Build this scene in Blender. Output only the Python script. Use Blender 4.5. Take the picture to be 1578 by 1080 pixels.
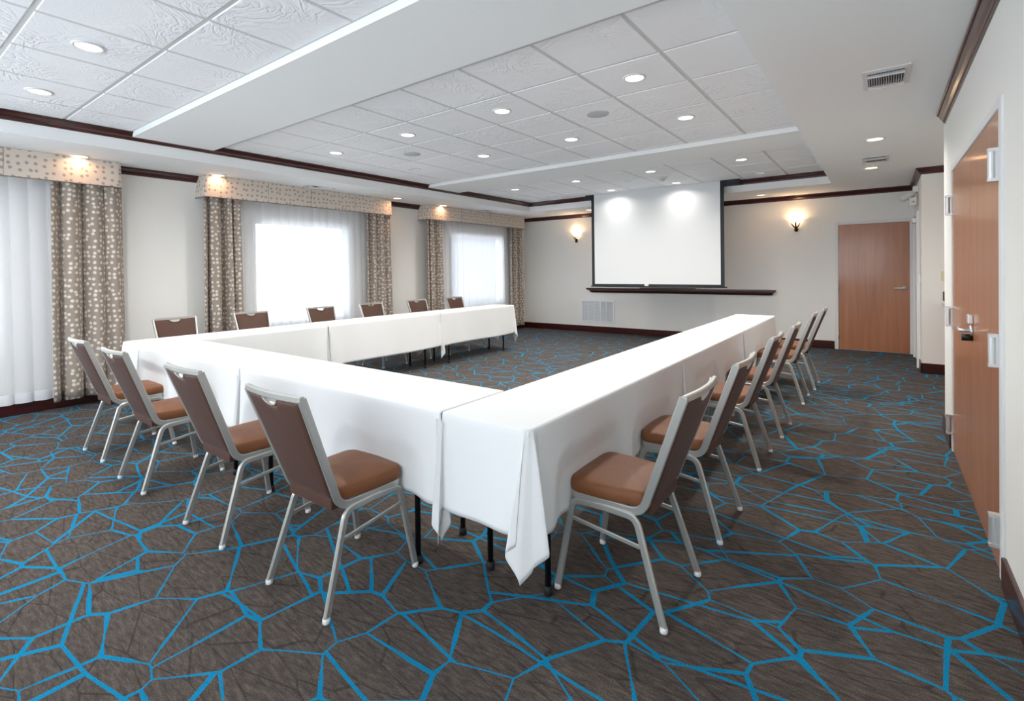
import bpy, bmesh, math, random
from mathutils import Vector, Matrix
for o in list(bpy.data.objects): bpy.data.objects.remove(o)
S = bpy.context.scene
C = S.collection
PI = math.pi
# ------------------------------------------------------------------ camera
YAW, PITCH, ROLL = 0.6363, -0.0098, -0.0128
FPX, CY, EYE = 772.13, 424.03, 1.36
c_, s_ = math.cos(YAW), math.sin(YAW)
R0 = Vector((c_, s_, 0)); F0 = Vector((-s_, c_, 0)); U0 = Vector((0, 0, 1))
F1 = F0*math.cos(PITCH) + U0*math.sin(PITCH); U1 = U0*math.cos(PITCH) - F0*math.sin(PITCH)
R2 = R0*math.cos(ROLL) + U1*math.sin(ROLL); U2 = U1*math.cos(ROLL) - R0*math.sin(ROLL)
cam_d = bpy.data.cameras.new('camera'); cam = bpy.data.objects.new('camera', cam_d); C.objects.link(cam)
M = Matrix.Identity(4)
for i in range(3):
    M[i][0] = R2[i]; M[i][1] = U2[i]; M[i][2] = -F1[i]
M.translation = Vector((0, 0, EYE))
cam.matrix_world = M
cam_d.sensor_width = 36; cam_d.sensor_fit = 'HORIZONTAL'
cam_d.lens = FPX/1578*36
cam_d.shift_y = -(540-CY)/1578
cam_d.clip_start = 0.05; cam_d.clip_end = 200
S.camera = cam
# ------------------------------------------------------------------ world, exposure
WORLD_STRENGTH = 3.8
w = bpy.data.worlds.new('world'); S.world = w; w.use_nodes = True
bg = w.node_tree.nodes['Background']
bg.inputs[0].default_value = (0.85, 0.925, 1.0, 1); bg.inputs[1].default_value = WORLD_STRENGTH
S.view_settings.view_transform = 'Standard'; S.view_settings.look = 'None'
S.view_settings.gamma = 1; S.view_settings.use_curve_mapping = False
S.view_settings.exposure = 0.78
CAN_POWER, WARM_POWER, SCONCE_POWER = 11.5, 0.8, 2.0
S.cycles.max_bounces = 10; S.cycles.diffuse_bounces = 6; S.cycles.transparent_max_bounces = 12
# ------------------------------------------------------------------ room numbers
XL, XR, YB, YN = -6.85, 0.414, 9.784, -1.6
ZS, ZT = 2.575, 2.763              # soffit and tray ceiling
TX0, TX1, TY1 = -5.93, -0.593, 8.69
XA = 1.35                          # alcove right wall
YE, YF = 5.45, 8.12                # right wall end, alcove far face
# ------------------------------------------------------------------ materials
def lin(h):
    h = h.lstrip('#'); r = []
    for i in (0, 2, 4):
        v = int(h[i:i+2], 16)/255
        r.append(v/12.92 if v <= 0.04045 else ((v+0.055)/1.055)**2.4)
    return (*r, 1)
def mat(name, col, rough=0.5, metal=0.0, spec=0.5, sheen=0.0, emit=None, es=1.0):
    m = bpy.data.materials.new(name); m.use_nodes = True
    b = m.node_tree.nodes['Principled BSDF']
    b.inputs['Base Color'].default_value = lin(col) if isinstance(col, str) else col
    b.inputs['Roughness'].default_value = rough; b.inputs['Metallic'].default_value = metal
    b.inputs['Specular IOR Level'].default_value = spec
    if sheen: b.inputs['Sheen Weight'].default_value = sheen
    if emit:
        b.inputs['Emission Color'].default_value = lin(emit); b.inputs['Emission Strength'].default_value = es
    return m
def N(m, t, **kw):
    n = m.node_tree.nodes.new(t)
    for k, v in kw.items():
        if hasattr(n, k): setattr(n, k, v)
        else: n.inputs[k.replace('_', ' ')].default_value = v
    return n
def L(m, a, b): m.node_tree.links.new(a, b)
def math_(m, op, a, b=None):
    n = N(m, 'ShaderNodeMath', operation=op)
    for i, v in enumerate((a, b)):
        if v is None: continue
        if isinstance(v, (int, float)): n.inputs[i].default_value = v
        else: L(m, v, n.inputs[i])
    return n.outputs[0]
def mixc(m, f, a, b):
    n = N(m, 'ShaderNodeMix', data_type='RGBA')
    for i, v in ((0, f), (6, a), (7, b)):
        if isinstance(v, (int, float, tuple)): n.inputs[i].default_value = v
        else: L(m, v, n.inputs[i])
    return n.outputs[2]
def coords(m, which='Object', scale=(1, 1, 1), rot=(0, 0, 0)):
    t = N(m, 'ShaderNodeTexCoord'); p = N(m, 'ShaderNodeMapping')
    p.inputs['Scale'].default_value = scale; p.inputs['Rotation'].default_value = rot
    L(m, t.outputs[which], p.inputs[0]); return p.outputs[0]
def bump(m, h, strength, dist=0.002):
    b = N(m, 'ShaderNodeBump'); b.inputs['Strength'].default_value = strength; b.inputs['Distance'].default_value = dist
    L(m, h, b.inputs['Height']); L(m, b.outputs[0], m.node_tree.nodes['Principled BSDF'].inputs['Normal'])
def noise(m, co, scale, detail=3, rough=0.5, dist=0.0):
    n = N(m, 'ShaderNodeTexNoise'); n.inputs['Scale'].default_value = scale; n.inputs['Detail'].default_value = detail
    n.inputs['Roughness'].default_value = rough; n.inputs['Distortion'].default_value = dist
    L(m, co, n.inputs['Vector']); return n.outputs[0]
def basecol(m, sock): L(m, sock, m.node_tree.nodes['Principled BSDF'].inputs['Base Color'])
def ramp(m, f, stops):
    r = N(m, 'ShaderNodeValToRGB'); el = r.color_ramp.elements
    while len(el) < len(stops): el.new(0.5)
    for e, (p, col) in zip(el, stops): e.position = p; e.color = col
    L(m, f, r.inputs[0]); return r.outputs[0]

# walls: warm white vinyl wall covering
m_wall = mat('wall_covering', '#e6e5e1', 0.75)
co = coords(m_wall, scale=(1, 1, 1)); bump(m_wall, noise(m_wall, co, 160, 3, 0.6), 0.15, 0.001)
m_soffit = mat('soffit_paint', '#eceeee', 0.85)
co = coords(m_soffit); bump(m_soffit, noise(m_soffit, co, 120, 2), 0.12, 0.001)
m_white = mat('white_enamel', '#dcdddd', 0.45)
m_tee = mat('ceiling_grid_metal', '#c9cccb', 0.55)
m_tile = mat('ceiling_tile', '#f0f1f3', 0.9)
co = coords(m_tile)
fine = noise(m_tile, co, 90, 4, 0.7)
big = noise(m_tile, co, 3.0, 3, 0.55, 1.2)
ridge = math_(m_tile, 'PINGPONG', math_(m_tile, 'MULTIPLY', big, 9.0), 0.5)
ridge = math_(m_tile, 'POWER', math_(m_tile, 'MULTIPLY', ridge, 2.0), 0.35)
amt = noise(m_tile, co, 1.9, 1)
amt = ramp(m_tile, amt, [(0.43, (0, 0, 0, 1)), (0.57, (1, 1, 1, 1))])
hgt = math_(m_tile, 'ADD', math_(m_tile, 'MULTIPLY', math_(m_tile, 'MULTIPLY', ridge, amt), 1.3), math_(m_tile, 'MULTIPLY', fine, 0.55))
bump(m_tile, hgt, 0.8, 0.005)
# carpet
m_floor = mat('patterned_carpet', '#4a4542', 0.95, spec=0.1)
co = coords(m_floor)
wob = N(m_floor, 'ShaderNodeTexNoise'); wob.inputs['Scale'].default_value = 1.1; wob.inputs['Detail'].default_value = 1
L(m_floor, co, wob.inputs['Vector'])
wv = N(m_floor, 'ShaderNodeVectorMath', operation='SCALE'); L(m_floor, wob.outputs['Color'], wv.inputs[0]); wv.inputs['Scale'].default_value = 0.08
av = N(m_floor, 'ShaderNodeVectorMath', operation='ADD'); L(m_floor, co, av.inputs[0]); L(m_floor, wv.outputs[0], av.inputs[1])
def vor_edges(scale, rot, stretch, rnd=1.0):
    mp = N(m_floor, 'ShaderNodeMapping'); mp.inputs['Rotation'].default_value = (0, 0, rot); mp.inputs['Scale'].default_value = stretch
    L(m_floor, av.outputs[0], mp.inputs[0])
    v = N(m_floor, 'ShaderNodeTexVoronoi', voronoi_dimensions='2D', feature='DISTANCE_TO_EDGE'); v.inputs['Scale'].default_value = scale
    v.inputs['Randomness'].default_value = rnd
    L(m_floor, mp.outputs[0], v.inputs['Vector']); return v.outputs['Distance']
d1 = vor_edges(3.7, 0.5, (0.95, 1.1, 1))
jag = noise(m_floor, co, 170, 1)
jag = math_(m_floor, 'MULTIPLY', math_(m_floor, 'SUBTRACT', jag, 0.5), 0.02)
wvar = noise(m_floor, co, 3.3, 1)
wid = ramp(m_floor, wvar, [(0.44, (0.013, 0.013, 0.013, 1)), (0.56, (0.034, 0.034, 0.034, 1))])
line1 = math_(m_floor, 'LESS_THAN', math_(m_floor, 'ADD', d1, jag), wid)
d2 = vor_edges(2.4, -0.55, (0.6, 1.25, 1))
mp = N(m_floor, 'ShaderNodeMapping'); mp.inputs['Rotation'].default_value = (0, 0, 0.5); mp.inputs['Scale'].default_value = (0.95, 1.1, 1)
L(m_floor, av.outputs[0], mp.inputs[0])
vc = N(m_floor, 'ShaderNodeTexVoronoi', voronoi_dimensions='2D'); vc.inputs['Scale'].default_value = 3.7; L(m_floor, mp.outputs[0], vc.inputs['Vector'])
sx = N(m_floor, 'ShaderNodeSeparateColor'); L(m_floor, vc.outputs['Color'], sx.inputs[0]); msk = sx.outputs[0]
line2 = math_(m_floor, 'MULTIPLY', math_(m_floor, 'LESS_THAN', math_(m_floor, 'ADD', d2, math_(m_floor, 'MULTIPLY', jag, 0.6)), 0.018), math_(m_floor, 'GREATER_THAN', msk, 0.35))
line = math_(m_floor, 'MAXIMUM', line1, line2)
grain = noise(m_floor, co, 260, 2, 0.7)
cs = coords(m_floor, scale=(1, 4.5, 1), rot=(0, 0, 0.55))
streak = noise(m_floor, cs, 16, 3, 0.65)
d3 = vor_edges(7.5, 0.9, (0.35, 1.4, 1))
dark = math_(m_floor, 'LESS_THAN', d3, 0.02)
pile = ramp(m_floor, math_(m_floor, 'ADD', math_(m_floor, 'MULTIPLY', grain, 0.55), math_(m_floor, 'MULTIPLY', streak, 0.45)),
            [(0.34, lin('#322d2a')), (0.52, lin('#524a45')), (0.68, lin('#716860'))])
pile = mixc(m_floor, math_(m_floor, 'MULTIPLY', dark, 0.45), pile, lin('#26221f'))
blue = ramp(m_floor, grain, [(0.35, lin('#0a6488')), (0.65, lin('#1489b3'))])
basecol(m_floor, mixc(m_floor, line, pile, blue))
bump(m_floor, grain, 0.5, 0.004)
# dark mahogany
def wood(name, a, b, rough, sc=(1, 1, 1), coat=0.0, scale=6, spread=(0.3, 0.7)):
    m = mat(name, a, rough)
    co = coords(m, scale=sc)
    n1 = noise(m, co, scale, 5, 0.6, 0.6)
    basecol(m, ramp(m, n1, [(spread[0], lin(a)), (spread[1], lin(b))]))
    if coat:
        m.node_tree.nodes['Principled BSDF'].inputs['Coat Weight'].default_value = coat
        m.node_tree.nodes['Principled BSDF'].inputs['Coat Roughness'].default_value = 0.12
    return m
m_mah = wood('dark_mahogany', '#1f0605', '#4a120d', 0.28, (2, 2, 8), 0.3)
m_door = wood('cherry_veneer', '#9a6242', '#b57a56', 0.36, (9, 9, 0.55), 0.35, 1.6, (0.25, 0.75))
m_chrome = mat('satin_chrome', '#d2d3d3', 0.35, 0.65)
m_alu = mat('brushed_aluminium', '#bdbcb7', 0.38, 0.65)
m_cloth = mat('white_linen', '#dfe0e0', 0.8, sheen=0.2)
co = coords(m_cloth); bump(m_cloth, noise(m_cloth, co, 7, 3, 0.5), 0.12, 0.01)
m_seat = mat('brown_upholstery', '#7a4e36', 0.6, sheen=0.08)
co = coords(m_seat); g = noise(m_seat, co, 420, 2)
basecol(m_seat, ramp(m_seat, g, [(0.3, lin('#633818')), (0.7, lin('#824c24'))])); bump(m_seat, g, 0.3, 0.001)
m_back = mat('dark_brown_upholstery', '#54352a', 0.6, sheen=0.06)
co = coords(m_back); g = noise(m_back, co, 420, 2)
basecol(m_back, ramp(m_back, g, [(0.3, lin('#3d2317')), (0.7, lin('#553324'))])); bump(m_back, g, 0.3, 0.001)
m_black = mat('black_metal', '#0c0c0d', 0.45, 0.3)
m_rubber = mat('black_rubber', '#1b1b1d', 0.7)
m_glide = mat('clear_glide', '#d8dad9', 0.25)
m_screen = mat('matte_screen', '#dcdfe1', 0.85)
m_scrblk = mat('screen_black_border', '#1d2429', 0.7)
m_grille = mat('white_grille', '#e4e8ec', 0.5)
m_grey = mat('grey_grille', '#bcbfc1', 0.6)
m_dark = mat('painted_vent_shade', '#6a6e72', 0.9)  # shade inside the vents, painted as a flat grey
m_pale = mat('pale_plastic', '#e4e2dc', 0.4)
m_cream = mat('cream_plastic', '#d9d3ab', 0.4)
m_red = mat('red_led', '#7a1515', 0.3)
m_lens = mat('lit_lens', '#ffffff', 0.4, emit='#fff4e2', es=3.0)
m_lensw = mat('warm_lit_lens', '#ffffff', 0.4, emit='#ffdcae', es=3.2)
m_lensd = mat('dim_reflector', '#c9cccd', 0.25, 0.8, emit='#e8eef2', es=0.15)
m_shade = mat('frosted_glass_shade', '#fff0d8', 0.5, emit='#ffd9a0', es=3.0)
m_bronze = mat('bronze_leaf', '#5a3018', 0.45, 0.4)
m_counter = mat('laminate_counter', '#d8c3ac', 0.35)
m_backspl = wood('brown_backsplash', '#33211a', '#5c3d2e', 0.4, (6, 6, 6))
# dotted drapery
def dotted(name, base, dot, scale, thr, rnd=0.35, tint=0.0):
    m = mat(name, base, 0.85, sheen=0.15)
    co = coords(m, 'UV')
    v = N(m, 'ShaderNodeTexVoronoi', voronoi_dimensions='2D'); v.inputs['Scale'].default_value = scale; v.inputs['Randomness'].default_value = rnd
    nz = N(m, 'ShaderNodeTexNoise'); nz.inputs['Scale'].default_value = 60; L(m, co, nz.inputs['Vector'])
    sc = N(m, 'ShaderNodeVectorMath', operation='SCALE'); L(m, nz.outputs['Color'], sc.inputs[0]); sc.inputs['Scale'].default_value = 0.012
    ad = N(m, 'ShaderNodeVectorMath', operation='ADD'); L(m, co, ad.inputs[0]); L(m, sc.outputs[0], ad.inputs[1])
    L(m, ad.outputs[0], v.inputs['Vector'])
    f = ramp(m, v.outputs['Distance'], [(thr, (1, 1, 1, 1)), (thr+0.05, (0, 0, 0, 1))])
    basecol(m, mixc(m, f, lin(base), lin(dot)))
    return m
m_drape = dotted('dotted_drape', '#94887e', '#d2c9bd', 17.5, 0.245, 0.58)
m_val = dotted('dotted_valance', '#cfc4b8', '#a0958d', 15.5, 0.20, 0.5)
# sheer
def sheer(name, tr, tl):
    m = bpy.data.materials.new(name); m.use_nodes = True; nt = m.node_tree; nt.nodes.clear()
    out = nt.nodes.new('ShaderNodeOutputMaterial')
    a = nt.nodes.new('ShaderNodeBsdfDiffuse'); a.inputs[0].default_value = lin('#f2f3f6')
    b = nt.nodes.new('ShaderNodeBsdfTranslucent'); b.inputs[0].default_value = lin('#f4f6fb')
    c = nt.nodes.new('ShaderNodeBsdfTransparent')
    m1 = nt.nodes.new('ShaderNodeMixShader'); m1.inputs[0].default_value = tl
    m2 = nt.nodes.new('ShaderNodeMixShader'); m2.inputs[0].default_value = tr
    L(m, a.outputs[0], m1.inputs[1]); L(m, b.outputs[0], m1.inputs[2])
    L(m, m1.outputs[0], m2.inputs[1]); L(m, c.outputs[0], m2.inputs[2]); L(m, m2.outputs[0], out.inputs[0])
    return m
m_sheer = sheer('sheer_voile', 0.40, 0.55)
m_hem = sheer('sheer_hem', 0.05, 0.4)
def glass():
    m = bpy.data.materials.new('window_glass'); m.use_nodes = True; nt = m.node_tree; nt.nodes.clear()
    out = nt.nodes.new('ShaderNodeOutputMaterial'); t = nt.nodes.new('ShaderNodeBsdfTransparent'); g = nt.nodes.new('ShaderNodeBsdfGlossy')
    g.inputs['Roughness'].default_value = 0.02; f = nt.nodes.new('ShaderNodeFresnel'); f.inputs[0].default_value = 1.45
    mx = nt.nodes.new('ShaderNodeMixShader'); L(m, f.outputs[0], mx.inputs[0]); L(m, t.outputs[0], mx.inputs[1]); L(m, g.outputs[0], mx.inputs[2])
    L(m, mx.outputs[0], out.inputs[0]); return m
m_glass = glass()

# ------------------------------------------------------------------ mesh helpers
def link(name, bm, m, parent=None, smooth=False, bevel=0.0, solid=0.0):
    me = bpy.data.meshes.new(name)
    bmesh.ops.recalc_face_normals(bm, faces=bm.faces) if not solid else None
    bm.to_mesh(me); bm.free()
    for mm in (m if isinstance(m, (list, tuple)) else [m]): me.materials.append(mm)
    if smooth:
        for p in me.polygons: p.use_smooth = True
    o = bpy.data.objects.new(name, me); C.objects.link(o)
    if parent: o.parent = parent
    if bevel:
        b = o.modifiers.new('bevel', 'BEVEL'); b.width = bevel; b.segments = 2; b.limit_method = 'ANGLE'
    if solid:
        b = o.modifiers.new('solid', 'SOLIDIFY'); b.thickness = solid; b.offset = 0
    return o
def box(bm, x0, x1, y0, y1, z0, z1):
    v = [bm.verts.new((x, y, z)) for z in (z0, z1) for x, y in ((x0, y0), (x1, y0), (x1, y1), (x0, y1))]
    for f in ((0, 3, 2, 1), (4, 5, 6, 7), (0, 1, 5, 4), (1, 2, 6, 5), (2, 3, 7, 6), (3, 0, 4, 7)):
        bm.faces.new([v[i] for i in f])
def boxes(*bs):
    bm = bmesh.new()
    for b in bs: box(bm, *b)
    return bm
def fillet(pts, r, n=6):
    out = [Vector(pts[0])]
    for i in range(1, len(pts)-1):
        p0, p, p1 = Vector(pts[i-1]), Vector(pts[i]), Vector(pts[i+1])
        rr = r[i] if isinstance(r, (list, tuple)) else r
        a = (p0-p).normalized(); b = (p1-p).normalized()
        ang = a.angle(b); d = min(rr/math.tan(ang/2), (p0-p).length*0.49, (p1-p).length*0.49)
        A = p+a*d; B = p+b*d
        for k in range(n+1):
            t = k/n; out.append(A*(1-t)**2 + p*2*t*(1-t) + B*t*t)
    out.append(Vector(pts[-1])); return out
def sweep(bm, path, prof, side, cap=True):
    """prof: list of (a,b): a along the side vector, b along the normal"""
    path = [Vector(p) for p in path]; s = Vector(side).normalized(); rings = []
    n = len(path)
    for i, p in enumerate(path):
        t = (path[min(i+1, n-1)] - path[max(i-1, 0)]).normalized()
        s = (s - t*s.dot(t)).normalized(); nn = t.cross(s)
        rings.append([bm.verts.new(p + s*a + nn*b) for a, b in prof])
    k = len(prof)
    for i in range(n-1):
        for j in range(k):
            bm.faces.new((rings[i][j], rings[i][(j+1) % k], rings[i+1][(j+1) % k], rings[i+1][j]))
    if cap:
        bm.faces.new(rings[0][::-1]); bm.faces.new(rings[-1])
def rprof(w_, h_, b=0.003):
    x, y = w_/2, h_/2
    return [(-x+b, -y), (x-b, -y), (x, -y+b), (x, y-b), (x-b, y), (-x+b, y), (-x, y-b), (-x, -y+b)]
def cprof(r, n=12): return [(r*math.cos(2*PI*i/n), r*math.sin(2*PI*i/n)) for i in range(n)]
def lathe(bm, prof, cx=0, cy=0, n=32, z=0):
    rings = []
    for r, zz in prof:
        if r < 1e-6: rings.append([bm.verts.new((cx, cy, z+zz))])
        else: rings.append([bm.verts.new((cx+r*math.cos(2*PI*i/n), cy+r*math.sin(2*PI*i/n), z+zz)) for i in range(n)])
    for a, b in zip(rings, rings[1:]):
        for i in range(n):
            j = (i+1) % n
            if len(a) == 1 and len(b) == 1: continue
            if len(a) == 1: bm.faces.new((a[0], b[i], b[j]))
            elif len(b) == 1: bm.faces.new((a[i], a[j], b[0]))
            else: bm.faces.new((a[i], a[j], b[j], b[i]))
def empty(name, loc, rz=0.0):
    o = bpy.data.objects.new(name, None); o.empty_display_size = 0.1; C.objects.link(o)
    o.location = loc; o.rotation_euler = (0, 0, rz); return o
def tag(o, label, cat, group=None):
    o['label'] = label; o['category'] = cat
    if group: o['group'] = group
    return o
def struct(name, bm, m, **k):
    o = link(name, bm, m, **k); o['kind'] = 'structure'; return o
def dup(root, loc, rz, label, group=None):
    r = root.copy(); C.objects.link(r); r.location = loc; r.rotation_euler = (0, 0, rz); r['label'] = label
    if group: r['group'] = group
    for ch in list(root.children):
        k = ch.copy(); C.objects.link(k); k.parent = r
        for g in list(ch.children):
            q = g.copy(); C.objects.link(q); q.parent = k
    return r

# ------------------------------------------------------------------ room shell
struct('floor', boxes((XL-0.3, XA+0.1, YN, YB+0.2, -0.06, 0)), m_floor)
# left wall with three window openings
WIN = [(-0.75, 0.92, 0.62, 2.16), (3.42, 4.88, 0.62, 2.10), (7.20, 8.92, 0.62, 2.10)]
bm = bmesh.new(); ys = YN
for (a, b, z0, z1) in WIN:
    box(bm, XL-0.22, XL, ys, a, 0, ZS+0.2); box(bm, XL-0.22, XL, a, b, 0, z0); box(bm, XL-0.22, XL, a, b, z1, ZS+0.2); ys = b
box(bm, XL-0.22, XL, ys, YB+0.15, 0, ZS+0.2)
struct('wall_left', bm, m_wall)
struct('wall_back', boxes((XL, XA, YB, YB+0.15, 0, ZS+0.2)), m_wall)
struct('wall_right', boxes((XR, XR+0.12, YN, YE, 0, ZS+0.2)), m_wall)
struct('wall_right', boxes((0.40, XA, YF, YB, 0, ZS+0.2)), m_wall)
struct('wall_alcove', boxes((XA, XA+0.1, YE-0.12, YF, 0, ZS+0.2)), m_wall)
struct('wall_alcove', boxes((XR+0.12, XA, YE-0.12, YE, 0, ZS+0.2)), m_wall)
for i, (a, b, z0, z1) in enumerate(WIN):
    f = 0.05; x0, x1 = XL-0.16, XL-0.10
    wn = struct('window_%d' % (i+1), boxes((x0, x1, a, a+f, z0, z1), (x0, x1, b-f, b, z0, z1), (x0, x1, a+f, b-f, z0, z0+f), (x0, x1, a+f, b-f, z1-f, z1)), m_white)
    link('window_pane', boxes((XL-0.134, XL-0.128, a+f, b-f, z0+f, z1-f)), m_glass, wn)
    link('window_sill', boxes((XL-0.10, XL+0.02, a, b, z0-0.02, z0)), m_white, wn)
struct('wall_near_added', boxes((XL-0.2, XR+0.12, YN-0.12, YN, 0, 0.9), (XL-0.2, XR+0.12, YN-0.12, YN, 2.3, ZT+0.14), (XL-0.2, XL+0.4, YN-0.12, YN, 0.9, 2.3), (-3.4, -3.1, YN-0.12, YN, 0.9, 2.3), (XR-0.3, XR+0.12, YN-0.12, YN, 0.9, 2.3)), m_wall)  # unseen wall added behind the camera, its openings sized to control daylight
# ceilings
T = 0.14
struct('ceiling', boxes((XL, TX0, YN, YB, ZS, ZT+T), (TX1, XA, YN, YB, ZS, ZT+T), (TX0, TX1, TY1, YB, ZS, ZT+T)), m_soffit)
B1, B2, ZBM = (1.76, 2.50), (5.74, 6.46), 2.715
G = 0.607
def tiles(bm, tb, x0, x1, y0, y1, ox, oy):
    xs = [x0]+[ox+G*k for k in range(-30, 30) if x0+0.02 < ox+G*k < x1-0.02]+[x1]
    ys = [y0]+[oy+G*k for k in range(-30, 30) if y0+0.02 < oy+G*k < y1-0.02]+[y1]
    r = 0.0125
    for a, b in zip(xs, xs[1:]):
        for c, d in zip(ys, ys[1:]):
            A, B_, C_, D = a+r, b-r, c+r, d-r; e = 0.004
            q = [[bm.verts.new((x, y, z)) for x, y in ((A+i, C_+i), (B_-i, C_+i), (B_-i, D-i), (A+i, D-i))] for i, z in ((0, ZT+0.01), (0, ZT+e*0.5), (e, ZT-0.002))]
            for u, v in zip(q, q[1:]):
                for k in range(4): bm.faces.new((u[k], u[(k+1) % 4], v[(k+1) % 4], v[k]))
            bm.faces.new(q[2])
    for x in xs: box(tb, x-0.012, x+0.012, y0, y1, ZT+0.003, ZT+0.02)
    for y in ys: box(tb, x0, x1, y-0.012, y+0.012, ZT+0.0035, ZT+0.0205)
bm = bmesh.new(); tb = bmesh.new()
tiles(bm, tb, TX0, TX1, YN, B1[0], -3.591, 0.641)
tiles(bm, tb, TX0, TX1, B1[1], B2[0], -1.756, 2.597)
tiles(bm, tb, TX0, TX1, B2[1], TY1, -1.756, 6.83)
struct('ceiling', bm, m_tile)
struct('trim_ceiling_grid', tb, m_tee)
struct('ceiling', boxes((TX0-0.05, TX1+0.05, YN, TY1+0.05, ZT+0.021, ZT+0.06)), m_tee)
for k, (a, b) in enumerate((B1, B2)):
    struct('trim_beam', boxes((TX0, TX1, a, b, ZBM, ZT+0.02)), m_soffit)
# crown profile, (out from wall, height): height 0 is the bottom
CR = [(0, 0), (0.008, 0), (0.010, 0.010), (0.016, 0.013), (0.018, 0.022), (0.030, 0.036), (0.040, 0.055), (0.044, 0.062), (0.052, 0.064), (0.055, 0.068), (0.055, 0.08), (0, 0.08)]
def crown(name, pts, zb, inward):
    """pts: wall-line polyline, inward: list of unit normals per segment"""
    bm = bmesh.new(); rings = []
    for i, p in enumerate(pts):
        if i == 0: n = Vector(inward[0])
        elif i == len(pts)-1: n = Vector(inward[-1])
        else: n = Vector(inward[i-1]) + Vector(inward[i])
        rings.append([bm.verts.new((p[0]+n.x*a, p[1]+n.y*a, zb+h)) for a, h in CR])
    k = len(CR)
    for r0, r1 in zip(rings, rings[1:]):
        for j in range(k): bm.faces.new((r0[j], r0[(j+1) % k], r1[(j+1) % k], r1[j]))
    bm.faces.new(rings[0]); bm.faces.new(rings[-1][::-1])
    return struct(name, bm, m_mah)
crown('trim_crown_wall', [(XL, YN), (XL, YB), (0.40, YB), (0.40, YF), (XA, YF)], ZS-0.08, [(1, 0), (0, -1), (-1, 0), (0, -1)])
crown('trim_crown_right', [(XR, YN), (XR, 5.33)], ZS-0.08, [(-1, 0)])
crown('trim_crown_tray', [(TX0, YN), (TX0, TY1), (TX1, TY1)], ZT-0.08, [(1, 0), (0, -1)])
# baseboards
def base(name, x0, x1, y0, y1): struct(name, boxes((x0, x1, y0, y1, 0, 0.13)), m_mah, bevel=0.006)
base('baseboard_left', XL, XL+0.018, YN, YB)
base('baseboard_back', XL+0.018, -0.635, YB-0.018, YB)
base('baseboard_right', XR-0.018, XR, YN, 2.90); base('baseboard_right', XR-0.018, XR, 4.895, YE)
base('baseboard_alcove', 0.40, 0.66, YF-0.018, YF); base('baseboard_alcove', 0.382, 0.40, YF-0.018, 8.44)
base('baseboard_end', XR, XR+0.12, YE, YE+0.018)
# ------------------------------------------------------------------ doors
# back wall door
d = struct('door_1', boxes((-0.575, 0.338, YB-0.012, YB+0.03, 0.008, 2.03)), m_door)
fr = link('door_frame', boxes((-0.622, -0.577, YB-0.03, YB+0.01, 0, 2.078), (0.34, 0.385, YB-0.03, YB+0.01, 0, 2.078), (-0.577, 0.34, YB-0.03, YB+0.01, 2.032, 2.078)), m_white, d, bevel=0.004)
for z in (1.77, 1.02, 0.23):
    bm = bmesh.new(); sweep(bm, [(-0.577, YB-0.036, z-0.06), (-0.577, YB-0.036, z+0.06)], cprof(0.008), (1, 0, 0)); link('hinge', bm, m_chrome, d, True)
def lever(parent, o, n, along, mm=m_chrome):
    """o: rose centre, n: out of the door, along: lever direction"""
    o, n, a = Vector(o), Vector(n), Vector(along); bm = bmesh.new(); up = Vector((0, 0, 1))
    sweep(bm, [o, o+n*0.012], cprof(0.032, 20), up); sweep(bm, [o+n*0.012, o+n*0.055], cprof(0.010), up)
    sweep(bm, fillet([o+n*0.03, o+n*0.055, o+n*0.055+a*0.05, o+n*0.05+a*0.125], 0.012), rprof(0.02, 0.012), up)
    return link('door_handle', bm, mm, parent, True)
lever(d, (0.275, YB-0.012, 1.01), (0, -1, 0), (-1, 0, 0))
# double door in right wall
d = struct('door_2', boxes((XR-0.008, XR+0.01, 2.988, 2.992, 0, 2.03)), m_white)
def leaf(y0, y1, n):
    o = link('door_leaf', boxes((XR-0.003, XR+0.02, y0, y1, 0.01, 2.028)), m_door, d); return o
l1 = leaf(2.992, 3.898, 0); l2 = leaf(3.904, 4.812, 1)
link('door_frame', boxes((XR-0.010, XR+0.01, 2.92, 2.988, 0, 2.077), (XR-0.010, XR+0.01, 4.815, 4.868, 0, 2.077), (XR-0.010, XR+0.01, 2.988, 4.815, 2.032, 2.077)), m_white, d, bevel=0.004)
for y, sgn in ((2.99, 1), (4.82, -1)):
    for z in (1.79, 0.985, 0.20):
        bm = bmesh.new(); sweep(bm, [(XR-0.03, y+sgn*0.005, z-0.06), (XR-0.03, y+sgn*0.005, z+0.06)], cprof(0.014, 14), (1, 0, 0))
        box(bm, XR-0.03, XR-0.002, y-0.004, y+0.006, z-0.06, z+0.06)
        box(bm, XR-0.044, XR-0.004, y+sgn*0.005-0.016, y+sgn*0.005+0.016, z-0.072, z-0.058)
        box(bm, XR-0.044, XR-0.004, y+sgn*0.005-0.016, y+sgn*0.005+0.016, z+0.058, z+0.072)
        link('hinge', bm, m_chrome, d, False)
lever(l1, (XR-0.003, 3.83, 0.985), (-1, 0, 0), (0, 1, 0))
bm = boxes((XR-0.026, XR-0.003, 3.80, 3.86, 1.025, 1.075)); link('deadbolt', bm, m_chrome, l1, bevel=0.004)
bm = bmesh.new(); sweep(bm, [(XR-0.003, 3.83, 0.945), (XR-0.05, 3.83, 0.945)], cprof(0.02, 16), (0, 0, 1)); link('lock_cylinder', bm, m_black, l1, True)
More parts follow.
